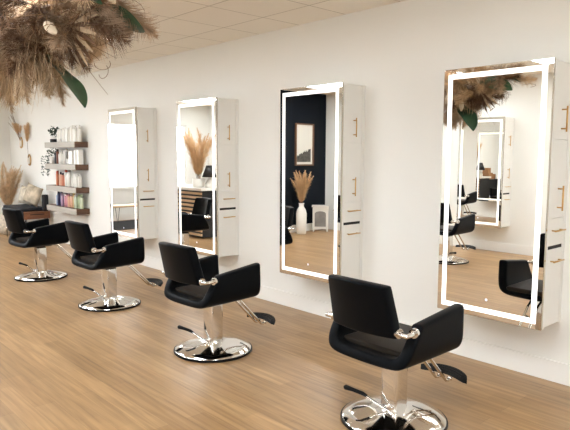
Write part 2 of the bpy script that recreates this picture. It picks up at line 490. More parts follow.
def make_chair(label, group):
    root = thing('styling_chair', label, 'salon chair', group=group)
    obj('seat_shell', shell_mesh(), M['leather'], root, smooth=True, subsurf=2)
    # seat cushion lying in the shell
    b = BM(); bx(b, -.222, .222, -.215, .262, .474, .512, bev=.014, seg=3)
    obj('seat_cushion', b, M['seat'], root, smooth=True)
    obj('backrest', back_mesh(), M['leather'], root, smooth=True, subsurf=2)
    # chrome brackets that join back and arms
    for s in (-1, 1):
        b = BM()
        tube(b, [(s*.226, -.278, .642), (s*.262, -.292, .640), (s*.288, -.284, .637), (s*.292, -.255, .637), (s*.281, -.210, .638), (s*.272, -.165, .640)], .0130, 12)
        tube(b, [(s*.226, -.278, .642), (s*.243, -.282, .642)], .027, 18)
        tube(b, [(s*.279, -.210, .638), (s*.276, -.190, .638)], .027, 18)
        obj('back_bracket', b, M['chrome'], root, smooth=True, auto=40)
    # pedestal
    b = BM()
    lathe(b, [(.312, .0), (.318, .004), (.318, .016), (.310, .020)], 56)
    base = obj('base', b, M['rubber'], root, smooth=True, auto=50)
    b = BM(); lathe(b, [(.309, .0185), (.306, .024), (.24, .042), (.15, .064), (.09, .080), (.0, .081)], 56, cap=False)
    obj('base_plate', b, M['chrome'], base, smooth=True, auto=60)
    b = BM(); bx(b, -.060, .060, -.060, .060, .056, .398, bev=.022, seg=4)
    obj('pump_column', b, M['chrome'], root, smooth=True, auto=50)
    b = BM(); tube(b, [(0, 0, .36), (0, 0, .41)], .033, 16); bx(b, -.09, .09, -.11, .11, .405, .432)
    obj('swivel_mount', b, M['black'], root)
    b = BM()
    bx(b, -.005, .045, -.082, -.058, .058, .110, bev=.006)
    tube(b, [(.03, -.076, .082), (-.08, -.108, .125), (-.125, -.124, .148)], .0085, 10)
    lev = obj('pump_lever', b, M['chrome'], root, smooth=True, auto=40)
    b = BM(); tube(b, [(-.110, -.118, .142), (-.135, -.128, .154), (-.195, -.150, .166), (-.240, -.166, .172), (-.250, -.170, .173)], [.009, .012, .012, .016, .008], 12)
    obj('lever_grip', b, M['rubber'], lev, smooth=True)
    # T footrest
    for s in (-1, 1):
        b = BM()
        tube(b, [(s*.038, .12, .425), (s*.038, .20, .405), (s*.038, .245, .380), (s*.038, .47, .150), (s*.038, .490, .130), (s*.038, .514, .124), (s*.038, .538, .136)], .0105, 12)
        tube(b, [(s*.038, .530, .122), (s*.038, .540, .140)], .016, 12)
        obj('footrest_bar', b, M['chrome'], root, smooth=True)
    b = BM()
    N_ = 17
    rows = []
    for i in range(N_):
        s = -1+2*i/(N_-1)
        w = .040*math.sqrt(max(.0, 1-abs(s)**3.2))+.002
        x = s*.175; yc = .575-.060*s*s; 
        rows.append([(x, yc-w, .150-.01*s*s), (x, yc-w*.8, .166-.01*s*s), (x, yc+w*.8, .184-.01*s*s), (x, yc+w, .168-.01*s*s), (x, yc, .146-.01*s*s)])
    V = [[b.verts.new(p) for p in r] for r in rows]
    for a, c in zip(V, V[1:]):
        for k in range(5): b.faces.new((a[k], a[(k+1) % 5], c[(k+1) % 5], c[k]))
    b.faces.new(V[0]); b.faces.new(V[-1][::-1])
    pad = obj('foot_pad', b, M['rubber'], root, smooth=True, auto=60)
    b = BM()
    for q in (-.02, 0, .02):
        tube(b, [(x*.175, .575-.060*x*x+q, .176-.01*x*x+q*.22) for x in [-.8+.1*i for i in range(17)]], .003, 6)
    obj('tread_rib', b, M['rubber'], pad, smooth=True)
    return root

G_CH = 'black styling chairs in front of the mirrors'
CH = [(-7.605, -1.395, 5), (-5.725, -1.365, 2), (-3.81, -1.40, 2), (-2.05, -1.335, -1)]
CL = ['black leather styling chair farthest from the camera, beside the wooden bench',
      'black leather styling chair second from the far end, in front of the narrow white stations',
      'black leather styling chair with its round chrome base fully in view, second nearest',
      'large black leather styling chair nearest the camera, before the largest mirror']
ch = make_chair(CL[0], G_CH); ch.location = CH[0]
ch.location = (CH[0][0], CH[0][1], 0); ch.rotation_euler.z = R(CH[0][2])
for (x, y, a), l in zip(CH[1:], CL[1:]):
    c = copy_tree(ch); c.location = (x, y, 0); c.rotation_euler.z = R(a); c['label'] = l
for (x, y, a, l) in ((-4.78, -4.22, 180, 'black styling chair turned to the opposite wall, at the left edge inside the nearest mirror'),
                     (-6.60, -4.25, 180, 'black styling chair turned away, at the right edge of the mirror showing the navy wall')):
    c = copy_tree(ch); c.location = (x, y, 0); c.rotation_euler.z = R(a); c['label'] = l; c['group'] = 'black styling chairs facing the rear wall'

# ------------------------------------------------------------------ dried plants
def strand(bm, p, d, ln, droop, w, seg, rng, mi=0):
    """a thin tapered blade that droops"""
    d = d.normalized()
    side = d.cross(Vector((rng.uniform(-1, 1), rng.uniform(-1, 1), rng.uniform(-1, 1))))
    if side.length < 1e-3: side = Vector((1, 0, 0))
    side.normalize()
    pts = []
    q = p.copy(); dd = d.copy()
    for i in range(seg+1):
        pts.append(q.copy())
        q = q+dd*(ln/seg)
        dd = (dd+Vector((0, 0, -droop/seg))).normalized()
    prev = None
    for i, c in enumerate(pts):
        ww = w*(1-.75*i/seg)
        cur = (bm.verts.new(c-side*ww/2), bm.verts.new(c+side*ww/2))
        if prev:
            f = bm.faces.new((prev[0], prev[1], cur[1], cur[0])); f.material_index = mi
        prev = cur

def plume_bm(rng, ln, stem_ln, rad, n, w=.004, curve=.15, droop=.8, slim=1.):
    """pampas head: bare stem of stem_ln then a feathery head of length ln, growing along +z"""
    b = BM()
    tot = ln+stem_ln
    az = rng.uniform(0, 2*PI)
    def axis(t):
        k = (t**2)*curve*tot
        return Vector((math.cos(az)*k, math.sin(az)*k, t*tot*(1-.15*curve*t)))
    tube(b, [axis(i/6) for i in range(7)], [.0035, .0033, .003, .0026, .002, .0015, .001], 5, mi=1)
    for i in range(n):
        u = rng.random()
        t = (stem_ln+ln*u)/tot
        p = axis(t); tg = (axis(min(1, t+.02))-axis(t-.02)).normalized()
        a = rng.uniform(0, 2*PI)
        out = Vector((math.cos(a), math.sin(a), 0)); out = (out-tg*out.dot(tg)).normalized()
        prof = math.sin(PI*min(1, .12+u*.95))**.7
        L_ = rad*(.6+.8*rng.random())*(prof*.9+.25)
        d = tg*(1.5*slim)+out*rng.uniform(.5, 1.1)
        strand(b, p, d, L_*1.6, droop*rng.uniform(.4, 1.2), w*rng.uniform(.6, 1.2), 3, rng)
    return b

PL = {}
def plume_data(key, seed, mats, **k):
    o = obj('plume', plume_bm(random.Random(seed), **k), mats)
    me = o.data; bpy.data.objects.remove(o); PL[key] = me
for i in range(4):
    plume_data(('tan', i), 10+i, [M['plume'], M['stem']], ln=.50, stem_ln=.55, rad=.095, n=420, w=.006)
    plume_data(('gold', i), 20+i, [M['plume_gold'], M['stem']], ln=.48, stem_ln=.45, rad=.09, n=420, w=.006)
    plume_data(('reed', i), 80+i, [M['plume'], M['stem']], ln=.80, stem_ln=.16, rad=.062, n=620, w=.005, curve=.22, droop=.6, slim=1.1)
    plume_data(('reed_gold', i), 90+i, [M['plume_gold'], M['stem']], ln=.74, stem_ln=.12, rad=.062, n=620, w=.005, curve=.25, droop=.7, slim=1.)
    plume_data(('taupe', i), 30+i, [M['plume_taupe'], M['stem']], ln=.30, stem_ln=.08, rad=.060, n=760, w=.0042, curve=.35, droop=.6, slim=.6)
    plume_data(('honey', i), 70+i, [M['plume_honey'], M['stem']], ln=.28, stem_ln=.06, rad=.055, n=620, w=.0048, curve=.45, droop=.7, slim=.5)
    plume_data(('pale', i), 40+i, [M['plume_pale'], M['stem']], ln=.36, stem_ln=.10, rad=.048, n=560, w=.0038, curve=.2, droop=.5, slim=.8)
    plume_data(('brown', i), 50+i, [M['plume_brown'], M['stem']], ln=.26, stem_ln=.08, rad=.075, n=420, w=.003, curve=.4, droop=.3, slim=.7)
def put_plume(parent, key, loc, direction, scale=1., name='pampas_plume'):
    o = bpy.data.objects.new(name, PL[key]); COL.objects.link(o); o.parent = parent
    o.location = loc; o.rotation_mode = 'QUATERNION'
    q = Vector(direction).normalized().to_track_quat('Z', 'Y')
    o.rotation_quaternion = q
    o.scale = (scale,)*3
    return o

def arrangement(name, label, loc, kind, n, spread, scale, seed, cat='dried plant', stems=0., lean=(0, 0)):
    rng = random.Random(seed)
    root = thing(name, label, cat, loc)
    for i in range(n):
        a = 2*PI*i/n+rng.uniform(-.4, .4); s = spread*math.sqrt(rng.random())
        put_plume(root, (kind, rng.randrange(4)), (rng.uniform(-.02, .02), rng.uniform(-.02, .02), 0), (math.cos(a)*s+lean[0], math.sin(a)*s+lean[1], 1), scale*rng.uniform(.8, 1.1))
    return root

# --- hanging installation
def hanging():
    rng = random.Random(5)
    root = thing('hanging_floral_installation', 'hanging cloud of brown dried pampas and green leaves under the ceiling, upper left', 'hanging flowers', (-3.65, -2.72, 2.42))
    C = Vector((-3.65, -2.72, 2.42))
    # branch it is tied to, with two wires to the ceiling
    b = BM(); tube(b, [(-.95, -.16, .06), (-.5, -.06, .02), (0, 0, .03), (.45, .1, .0), (.85, .2, .05)], [.012, .018, .02, .018, .01], 8)
    obj('branch', b, M['stem'], root)
    for x, y in ((-.5, -.06), (.45, .1)):
        b = BM(); tube(b, [(x, y, .01), (x, y, H-C.z)], .0022, 6); obj('hanging_wire', b, M['wire'], root)
    def pt():
        t = rng.uniform(-1, 1)
        return Vector((t*.55-.02, t*.12+rng.uniform(-.06, .06), rng.uniform(-.04, .08)))
    # plumes: taupe bodies in all directions, pale ones hanging down at the left
    for i in range(30):
        p = pt(); a = rng.uniform(0, 2*PI); el = rng.uniform(-1.0, .7)
        d = Vector((math.cos(a), math.sin(a), el)) + Vector((p.x*.9, 0, 0))
        put_plume(root, ('taupe' if i % 5 < 3 else 'honey', rng.randrange(4)), p, d, rng.uniform(.75, 1.15))
    for i in range(34):
        p = pt(); p.x = rng.uniform(-.80, .0); p.y += -.10*abs(p.x); p.z -= .04
        d = Vector((rng.uniform(-.7, .25), rng.uniform(-.45, .45), rng.uniform(-1.3, -.55)))
        put_plume(root, ('pale', rng.randrange(4)), p, d, rng.uniform(.8, 1.15))
    for i in range(18):
        p = pt(); a = rng.uniform(0, 2*PI)
        d = Vector((math.cos(a)+p.x, math.sin(a)*.7, rng.uniform(-1.0, .1)))
        put_plume(root, ('brown', rng.randrange(4)), p, d, rng.uniform(.8, 1.2), 'dried_grass_plume')
    for i in range(14):
        p = Vector((rng.gauss(.02, .12), rng.gauss(.02, .08), rng.gauss(-.10, .05))); a = rng.uniform(0, 2*PI)
        put_plume(root, ('brown', rng.randrange(4)), p, (math.cos(a), math.sin(a), rng.uniform(-1.2, -.1)), rng.uniform(.5, .8), 'dried_grass_plume')
    for i in range(14):
        p = Vector((rng.uniform(-.35, .25), rng.uniform(.05, .2), rng.uniform(-.12, .05))); a = rng.uniform(.3, PI-.3)
        put_plume(root, ('honey', rng.randrange(4)), p, (math.cos(a), math.sin(a), rng.uniform(-.7, .1)), rng.uniform(.55, .85))
    # twig tangle (nobody could count it)
    b = BM()
    for i in range(260):
        c = Vector((rng.gauss(.12, .16), rng.gauss(.0, .11), rng.gauss(-.10, .09)))
        r = rng.uniform(.02, .06); ax = Vector((rng.gauss(0, 1), rng.gauss(0, 1), rng.gauss(0, 1))).normalized()
        u = ax.orthogonal().normalized(); v = ax.cross(u)
        a0 = rng.uniform(0, 6); sw = rng.uniform(2, 5.5)
        tube(b, [c+(u*math.cos(a0+sw*k/9)+v*math.sin(a0+sw*k/9))*r*(1+.05*k) for k in range(10)], .0019, 4, cap=False)
    tw = obj('twig_tangle', b, M['stem'], root); tw['kind'] = 'stuff'
    # fine straw fringe hanging at the left (nobody could count it)
    b = BM()
    for i in range(420):
        p = Vector((rng.uniform(-.75, .12), rng.uniform(-.22, .10), rng.uniform(-.34, -.16)))
        strand(b, p, Vector((rng.uniform(-.5, .3), rng.uniform(-.3, .3), -1)), rng.uniform(.10, .26), .3, .0035, 3, rng)
    fr = obj('straw_fringe', b, M['plume_honey'], root); fr['kind'] = 'stuff'
    # bunny tails
    for (x, y, z, d) in ((-.32, -.34, -.16, (-.1, -.1, -1)), (.02, .16, -.22, (.1, .2, -1)), (.26, .22, .06, (.1, .3, -1)), (-.1, .24, -.14, (-.2, .2, -1)), (.30, -.12, -.12, (.8, .2, -.6))):
        b = BM(); lathe(b, [(.004, 0), (.020, .012), (.028, .04), (.026, .07), (.016, .10), (.003, .118)], 12)
        o = obj('bunny_tail', b, M['cream'], root, smooth=True); o.location = (x, y, z); o.rotation_mode = 'QUATERNION'; o.rotation_quaternion = Vector(d).to_track_quat('Z', 'Y')
    # broad green leaves and dry fan leaves: bent blades
    def blade(name, pts, widths, mat, wave=.0, nor=(0, -1, .3), teeth=0):
        b = BM(); pts = [Vector(p) for p in pts]; L_ = []
        for i, p in enumerate(pts):
            t = (pts[min(i+1, len(pts)-1)]-pts[max(i-1, 0)]).normalized()
            s = t.cross(Vector(nor)).normalized(); n_ = s.cross(t)
            w = widths[i]
            L_.append([b.verts.new(p-s*w+n_*w*.25), b.verts.new(p), b.verts.new(p+s*w+n_*w*.25)])
        for a, c in zip(L_, L_[1:]):
            for k in (0, 1): b.faces.new((a[k], a[k+1], c[k+1], c[k])).smooth = True
        o = obj(name, b, mat, root, smooth=True)
        m_ = o.modifiers.new('thick', 'SOLIDIFY'); m_.thickness = .002
        s_ = o.modifiers.new('smooth', 'SUBSURF'); s_.levels = 2; s_.render_levels = 2
        return o
    L = Vector
    blade('green_leaf', [(-.07, .03, -.22), (-.060, .045, -.28), (-.01, .07, -.34), (.070, .090, -.39), (.105, .115, -.45), (.150, .135, -.515), (.17, .15, -.565)],
          [.02, .06, .095, .105, .095, .06, .004], M['leaf'], nor=(.86, .50, .12))
    blade('green_leaf', [(.20, .16, .0), (.32, .20, -.03), (.45, .245, -.07), (.57, .27, -.11), (.68, .28, -.16)], [.03, .07, .10, .09, .008], M['leaf'], nor=(.35, .75, .6))
    blade('green_leaf', [(.1, -.05, .05), (.3, -.02, .06), (.5, .02, .02), (.66, .05, -.06)], [.03, .06, .06, .004], M['leaf'], nor=(.2, -.5, 1))
    # dry fan palm spears
    for i in range(9):
        a = -1.1+i*.16
        p0 = L((.16, .06, -.08)); d = L((math.cos(a), .12, math.sin(a)))
        blade('fan_leaf_blade', [p0, p0+d*.12, p0+d*.24, p0+d*.33], [.008, .016, .015, .002], M['plume_pale'] if i % 2 else M['plume_brown'], nor=(0, -1, .2))
    # long bare stalks
    for (p, q, m_) in (((.1, .03, -.12), (.26, .10, -.30), (.44, .17, -.50)), ((.16, .06, -.14), (.34, .14, -.22), (.50, .2, -.30)), ((.16, .06, -.10), (.36, .12, -.16), (.56, .18, -.26)),
                       ((.12, .05, -.10), (.38, .11, -.06), (.62, .18, -.10)), ((-.3, -.1, -.1), (-.42, -.14, -.34), (-.46, -.16, -.56)), ((-.1, -.05, -.1), (-.12, -.06, -.34), (-.16, -.08, -.52))):
        b = BM(); tube(b, [p, q, m_], [.0022, .0018, .001], 5); obj('bare_stalk', b, M['stem'], root)
    return root
hanging()

# ------------------------------------------------------------------ corner: bench, pillows, pampas, wall vases
bench = thing('storage_bench', 'low brown wooden bench with a drawer, against the wall in the far corner', 'bench', (-11.285, -.32, 0))
b = BM(); bx(b, -.565, .565, -.225, .24, .415, .545, bev=.004, seg=1); obj('bench_box', b, M['benchwood'], bench)
b = BM(); b_ = BM(); bx(b_, -.565, .565, -.24, -.2255, .412, .56, bev=.003, seg=1); obj('front_apron', b_, M['fabric_dark'], bench)['label'] = 'charcoal fabric front'
bx(b, .5655, .577, -.20, .20, .432, .530, bev=.003, seg=1); dr = obj('drawer', b, M['benchwood'], bench)
b = BM(); bx(b, .5775, .579, -.12, .13, .490, .506); obj('drawer_slot', b, M['dark'], dr)['label'] = 'dark slot pull of the drawer'
for sx in (-.50, .50):
    for sy in (-.19, .17):
        b = BM()
        tube(b, [(sx-.03, sy, .415), (sx, sy, .006), (sx+.03, sy, .415)], .006, 8); obj('hairpin_leg', b, M['black'], bench)
b = BM(); bx(b, -.565, .43, -.225, .23, .546, .605, bev=.02, seg=3); tag(obj('seat_cushion_pad', b, M['fabric_dark'], smooth=True, loc=(-11.285, -.32, 0)), 'charcoal seat cushion lying on the wooden bench', 'cushion')
def pillow(w, h, d, mat, label, loc, rot):
    b = BM(); n = 9; F = []
    for side in (1, -1):
        g = []
        for j in range(n):
            r = []
            for i in range(n):
                u, v = -1+2*i/(n-1), -1+2*j/(n-1)
                t = d*((1-u**4)*(1-v**4))**.6
                pin = 1-.10*(1-abs(u))*0-.07*((1-v*v) if abs(u) == 1 else 0)
                r.append(b.verts.new((u*w/2*(1-.06*(1-v*v)*abs(u)), side*t/2, v*h/2*(1-.06*(1-u*u)*abs(v)))))
            g.append(r)
        F.append(g)
    for g in F:
        for j in range(n-1):
            for i in range(n-1): b.faces.new((g[j][i], g[j][i+1], g[j+1][i+1], g[j+1][i]))
    bmesh.ops.remove_doubles(b, verts=b.verts[:], dist=.0005)
    o = obj('throw_pillow', b, mat, smooth=True); o.location = loc; o.rotation_euler = rot
    return tag(o, label, 'pillow', 'pillows on the bench')
pillow(.38, .34, .13, M['pillow'], 'cream patterned pillow on the bench, the left one by the pampas', (-11.53, -.22, .795), (R(-12), R(6), R(16)))
pillow(.40, .36, .13, M['pillow_tan'], 'tan speckled pillow on the bench, tilted, the right one by the shelves', (-11.06, -.26, .830), (R(-12), R(16), R(22)))
b = BM(); bx(b, -.05, .05, -.05, .05, 0, .30, bev=.03, seg=3); tag(obj('bolster_cushion', b, M['fabric_dark'], smooth=True, loc=(-10.785, -.14, .546)), 'dark upright bolster cushion standing at the wall end of the bench beside the tan pillow', 'cushion')

# floor vase with pampas in the corner
b = BM(); lathe(b, [(.10, 0), (.17, .03), (.20, .16), (.185, .30), (.11, .42), (.085, .46), (.095, .49), (.08, .49), (.07, .45)], 28, cap=False); bmesh.ops.contextual_create(b, geom=[])
v = obj('floor_vase', b, M['woven'], smooth=True, loc=(-12.18, -.36, 0)); tag(v, 'cream woven floor vase in the far left corner holding pampas', 'vase')
arrangement('pampas_bunch', 'big tan pampas bunch rising from the floor vase in the far left corner', (-12.18, -.36, .44), 'reed', 22, .34, .98, 3, lean=(.08, -.03))

def wall_ring(x, z, label, plabel, seed, n, ln, spread, group):
    root = thing('wall_ring_vase', label, 'wall vase', (x, 0, z), group=group)
    b = BM(); N_ = 20; r = .075
    tube(b, [(math.cos(2*PI*i/N_)*r, -.022, math.sin(2*PI*i/N_)*r*1.35) for i in range(N_+1)], .011, 8, cap=False)
    tube(b, [(0, -.001, r*1.35), (0, -.022, r*1.35)], .008, 8)
    obj('brass_ring', b, M['brass'], root, smooth=True)
    b = BM(); lathe(b, [(.016, -.075), (.022, -.05), (.024, .04), (.022, .045)], 12, c=(0, -.03, 0)); obj('holder_tube', b, M['ceramic'], root, smooth=True)
    return root
wall_ring(-12.28, 1.80, 'small brass ring wall vase on the far wall, the left and higher one', '', 1, 5, .3, .3, 'brass ring wall vases')
wall_ring(-11.85, 1.46, 'small brass ring wall vase on the far wall, the right and lower one', '', 1, 5, .3, .3, 'brass ring wall vases')
rng = random.Random(8)
r1 = thing('wall_dried_grass', 'airy spray of thin dried grass in the higher wall vase', 'dried plant', (-12.28, -.03, 1.83))
for i in range(6): put_plume(r1, ('gold', i % 4), (0, 0, 0), (rng.uniform(-.45, .12), -.10, 1), .40*rng.uniform(.8, 1.1))
for i in range(10):
    b = BM(); e = (rng.uniform(-.55, .05), -.05, rng.uniform(.3, .62)); tube(b, [(0, 0, 0), (e[0]*.4, -.03, e[2]*.55), e], .0025, 4); obj('thin_stalk', b, M['stem'], r1)
r2 = thing('wall_pampas', 'slim upright tan plumes in the lower wall vase', 'dried plant', (-11.85, -.03, 1.49))
for i in range(4): put_plume(r2, ('gold', i % 4), (rng.uniform(-.01, .01), -.01, 0), (rng.uniform(-.05, .03), -.04, 1), .76*rng.uniform(.9, 1.05)).scale.xy = (.42, .42)

# ------------------------------------------------------------------ shelves and products
SHX0, SHX1, SHD = -10.47, -9.215, .23
SHT = [1.778, 1.412, 1.038, .690]
snames = ['top floating wood shelf with a small potted plant and white bottles', 'second floating wood shelf with white boxes and a trailing plant',
          'third floating wood shelf with coral and white bottles', 'lowest floating wood shelf with purple, pink and green bottles']
for zt, l in zip(SHT, snames):
    sh = thing('floating_shelf', l, 'shelf', ((SHX0+SHX1)/2, 0, zt-.092), group='floating shelves on the far wall')
    hw = (SHX1-SHX0)/2
    b = BM(); bx(b, -hw, hw, -SHD+.012, -.0008, 0, .092, bev=.002, seg=1); obj('shelf_board', b, M['brownwood'], sh)
    b = BM(); bx(b, -hw, hw, -SHD, -SHD+.0118, 0, .092, bev=.002, seg=1); obj('front_fascia', b, M['pale_wood'], sh)['label'] = 'pale grey front edge'  # front face paler and greyer than the board
PROT = {}
BCOL = {}
def bcol(name, c):
    if name not in BCOL: BCOL[name] = pmat('bottle_'+name.replace(' ', '_'), c, .35)
    return BCOL[name]
def bottle_mesh(kind, mb, mc):
    k = (kind, mb.name, mc.name)
    if k in PROT: return PROT[k]
    b = BM()
    if kind == 'tall': lathe(b, [(.026, 0), (.029, .006), (.029, .165), (.024, .182), (.014, .186)], 14, mi=0); lathe(b, [(.016, .186), (.016, .218), (.013, .222)], 12, mi=1)
    elif kind == 'tube': lathe(b, [(.020, 0), (.020, .03)], 12, mi=1); lathe(b, [(.022, .03), (.030, .06), (.031, .20), (.030, .225)], 14, mi=0)
    elif kind == 'pump': lathe(b, [(.032, 0), (.034, .006), (.034, .14), (.024, .165), (.012, .17)], 14, mi=0); lathe(b, [(.013, .17), (.013, .19), (.005, .192), (.005, .215)], 8, mi=1); bx(b, -.008, .030, -.007, .007, .213, .224, mi=1)
    elif kind == 'can': lathe(b, [(.024, 0), (.025, .004), (.025, .205), (.020, .215)], 14, mi=0); lathe(b, [(.020, .215), (.021, .225), (.021, .25), (.015, .257)], 12, mi=1)
    elif kind == 'jar': lathe(b, [(.038, 0), (.040, .006), (.040, .055)], 16, mi=0); lathe(b, [(.041, .055), (.041, .078)], 16, mi=1)
    else: bx(b, -.032, .032, -.032, .032, 0, .19, mi=0); bx(b, -.0325, .0325, -.0325, .0325, .155, .175, mi=1)
    o = obj('product_bottle', b, [mb, mc]); me = o.data; bpy.data.objects.remove(o); PROT[k] = me
    return me
WH = bcol('white', (.78, .76, .70)); OFF = bcol('ivory', (.70, .66, .57)); BLK = bcol('black', (.015, .014, .014))
def put_bottle(x, y, z, kind, mb, mc, label, group, s=1.):
    o = bpy.data.objects.new('product_bottle' if kind != 'box' else 'product_box', bottle_mesh(kind, mb, mc)); COL.objects.link(o)
    o.location = (x, y, z); o.scale = (s,)*3
    tag(o, label, 'bottle' if kind != 'box' else 'box', group)
ordn = ['first', 'second', 'third', 'fourth', 'fifth', 'sixth', 'seventh', 'eighth', 'ninth', 'tenth', 'eleventh', 'twelfth', 'thirteenth', 'fourteenth', 'fifteenth', 'sixteenth', 'seventeenth', 'eighteenth', 'nineteenth', 'twentieth']
def row(shelf_i, x0, items, gname, shelfname, s=1.):
    x = x0
    rng = random.Random(60+shelf_i)
    wid = {'tall': .031, 'tube': .033, 'pump': .036, 'can': .027, 'jar': .043, 'box': .036}
    gap = (-9.235-x0-sum(2*wid[q[0]]*q[4] for q in items))/len(items)
    for i, (kind, cname, mb, mc, sc) in enumerate(items):
        r = {'tall': .031, 'tube': .033, 'pump': .036, 'can': .027, 'jar': .043, 'box': .036}[kind]*sc
        x += r
        noun = {'tall': 'bottle', 'tube': 'tube', 'pump': 'pump bottle', 'can': 'spray can', 'jar': 'jar', 'box': 'box'}[kind]
        put_bottle(x, -.125+rng.uniform(-.02, .02), SHT[shelf_i], kind, mb, mc, '%s %s, %s from the left on the %s' % (cname, noun, ordn[i], shelfname), gname, sc)
        x += r+gap
W_ = lambda k, sc: (k, 'white', WH, WH, sc)
I_ = lambda k, sc: (k, 'ivory', OFF, WH, sc)
row(0, -10.12, [W_('tall', .95), I_('tall', .98), W_('tube', 1.), W_('tall', 1.05), I_('tube', 1.03), W_('tall', 1.1), W_('box', 1.18), I_('tall', 1.1), W_('can', 1.0), W_('tube', 1.15), I_('can', 1.05), W_('tall', 1.2), W_('pump', 1.2), W_('tall', 1.18)],
    'white products on the top shelf', 'top shelf')
cBR = bcol('brown', (.17, .055, .025)); cOR = bcol('orange', (.62, .20, .08)); cCO = bcol('coral', (.62, .24, .15)); cPE = bcol('peach', (.70, .42, .29)); cPI = bcol('pink', (.60, .27, .31)); cRED = bcol('red', (.5, .09, .05))
cPU = bcol('purple', (.13, .075, .22)); cNV = bcol('navy', (.02, .025, .08)); cBL = bcol('pale_blue', (.33, .43, .58)); cLI = bcol('lilac', (.42, .28, .40)); cYE = bcol('yellow', (.62, .46, .19)); cGR = bcol('pale_green', (.42, .50, .30)); cMI = bcol('mint', (.52, .58, .42)); cGY = bcol('grey', (.30, .28, .25))
B_ = lambda k, n, m, c, sc: (k, n, m, c, sc)
row(1, -10.27, [B_('tall', 'black', BLK, BLK, 1.), B_('can', 'brown', cBR, BLK, .98), B_('tall', 'brown', cBR, BLK, .95), W_('tall', .95), W_('tall', 1.02), I_('tall', 1.), W_('tube', 1.), B_('can', 'grey', cGY, OFF, .98), W_('jar', 1.15), W_('box', 1.12), I_('box', 1.15), W_('box', 1.2), W_('box', 1.25)],
    'products on the second shelf', 'second shelf')
row(2, -10.27, [B_('can', 'coral', cCO, cRED, .98), B_('can', 'orange', cOR, cRED, .95), B_('tall', 'peach', cPE, cBR, 1.05), B_('tall', 'peach', cPE, BLK, 1.05), B_('tall', 'coral', cCO, BLK, 1.0), B_('pump', 'orange', cOR, BLK, .9), B_('can', 'red and white', WH, cRED, 1.1), W_('tall', 1.05), B_('can', 'grey capped', WH, cGY, 1.12), W_('pump', 1.0), W_('tall', .95), W_('tube', .95), W_('pump', 1.02), W_('tall', 1.0)],
    'products on the third shelf', 'third shelf')
row(3, -10.25, [B_('tall', 'pale blue', cBL, WH, .95), B_('can', 'navy', cNV, BLK, 1.0), B_('can', 'purple', cPU, cNV, 1.0), B_('tall', 'navy', cNV, BLK, .98), B_('tall', 'lilac', cLI, cLI, 1.0), B_('tube', 'purple', cLI, cPU, .98), B_('tall', 'pink', cPI, WH, .98), B_('tube', 'pink', cPI, cPI, .95), B_('tall', 'pale pink', cPE, cPI, 1.0), B_('tall', 'peach', cPE, WH, 1.05), B_('can', 'yellow', cYE, cYE, 1.05), B_('tall', 'grey', cGY, WH, 1.0), B_('tall', 'mint', cMI, WH, 1.05), B_('tube', 'pale green', cGR, cGR, 1.), B_('tall', 'mint', cMI, cGR, 1.05)],
    'products on the lowest shelf', 'lowest shelf')

def leaf_blob(bm, c, r, n, rng, size, hang=0.):
    for i in range(n):
        d = Vector((rng.gauss(0, 1), rng.gauss(0, 1), rng.gauss(0, .8))).normalized()*r*rng.random()**.4
        p = Vector(c)+d
        u = Vector((rng.gauss(0, 1), rng.gauss(0, 1), rng.gauss(0, 1))).normalized(); v = u.orthogonal().normalized()
        s = size*rng.uniform(.6, 1.2)
        bm.faces.new([bm.verts.new(p+q) for q in (u*s, v*s*.5, -u*s, -v*s*.5)])
rng = random.Random(4)
pp = thing('potted_plant', 'small green potted plant at the left end of the top shelf', 'plant', (-10.33, -.12, SHT[0]))
b = BM(); lathe(b, [(.045, 0), (.055, .01), (.06, .10), (.052, .10), (.05, .085)], 18); obj('pot', b, M['ceramic'], pp, smooth=True)
b = BM(); lathe(b, [(.0, .086), (.05, .087)], 14, cap=False); leaf_blob(b, (0, 0, .175), .11, 70, rng, .03); obj('foliage', b, M['leafdark'], pp)
b = BM(); lathe(b, [(.061, .0), (.063, .03), (.061, .06)], 18, cap=False); obj('dark_pot_band', b, M['black'], pp)
tp = thing('trailing_plant', 'green trailing plant spilling over the left end of the second shelf', 'plant', (-10.39, -.13, SHT[1]))
b = BM(); lathe(b, [(.04, 0), (.05, .01), (.055, .11), (.048, .11)], 18); obj('pot', b, M['ceramic'], tp, smooth=True)
b = BM(); leaf_blob(b, (0, 0, .19), .10, 60, rng, .026)
for i in range(6):
    x = -.09-.010*i+rng.uniform(-.05, .03); y = -.05+rng.uniform(-.12, .10)
    x = min(x, -.10)
    for k in range(8): leaf_blob(b, (x-.004*k, y, .12-.045*k), .03, 3, rng, .02)
obj('foliage', b, M['leafdark'], tp)

# ------------------------------------------------------------------ reception area (seen in the mirrors)
DX1, DY1 = -9.08, -2.72
desk = thing('reception_desk', 'reception desk with white top and black and tan slatted front, seen in a mirror', 'reception desk', (DX1-.95, DY1-.32, 0))
b = BM(); bx(b, -.98, .97, -.34, .34, .905, .955, bev=.003, seg=1); obj('counter_top', b, M['ceramic'], desk)
b = BM(); bx(b, -.93, .93, -.30, .285, .02, .9045); obj('desk_body', b, M['black'], desk)
for i in range(11):
    b = BM(); z = .05+i*.078; bx(b, -.94, .93, .286, .310, z, z+.042, bev=.003, seg=1); obj('slat', b, M['oak'], desk)
pot = thing('pampas_pot', 'white ceramic pot on the reception desk holding pampas', 'pot', (-9.45, -2.92, .955))
b = BM(); lathe(b, [(.09, 0), (.11, .01), (.13, .17), (.118, .17), (.11, .12)], 24); obj('pot_body', b, M['ceramic'], pot, smooth=True)
arrangement('desk_pampas', 'tall gold pampas in the white pot on the reception desk', (-9.45, -2.92, 1.07), 'reed_gold', 15, .30, 1.12, 12)
lamp = thing('table_lamp', 'black shaded table lamp at the end of the reception desk', 'lamp', (-9.24, -3.02, .955))
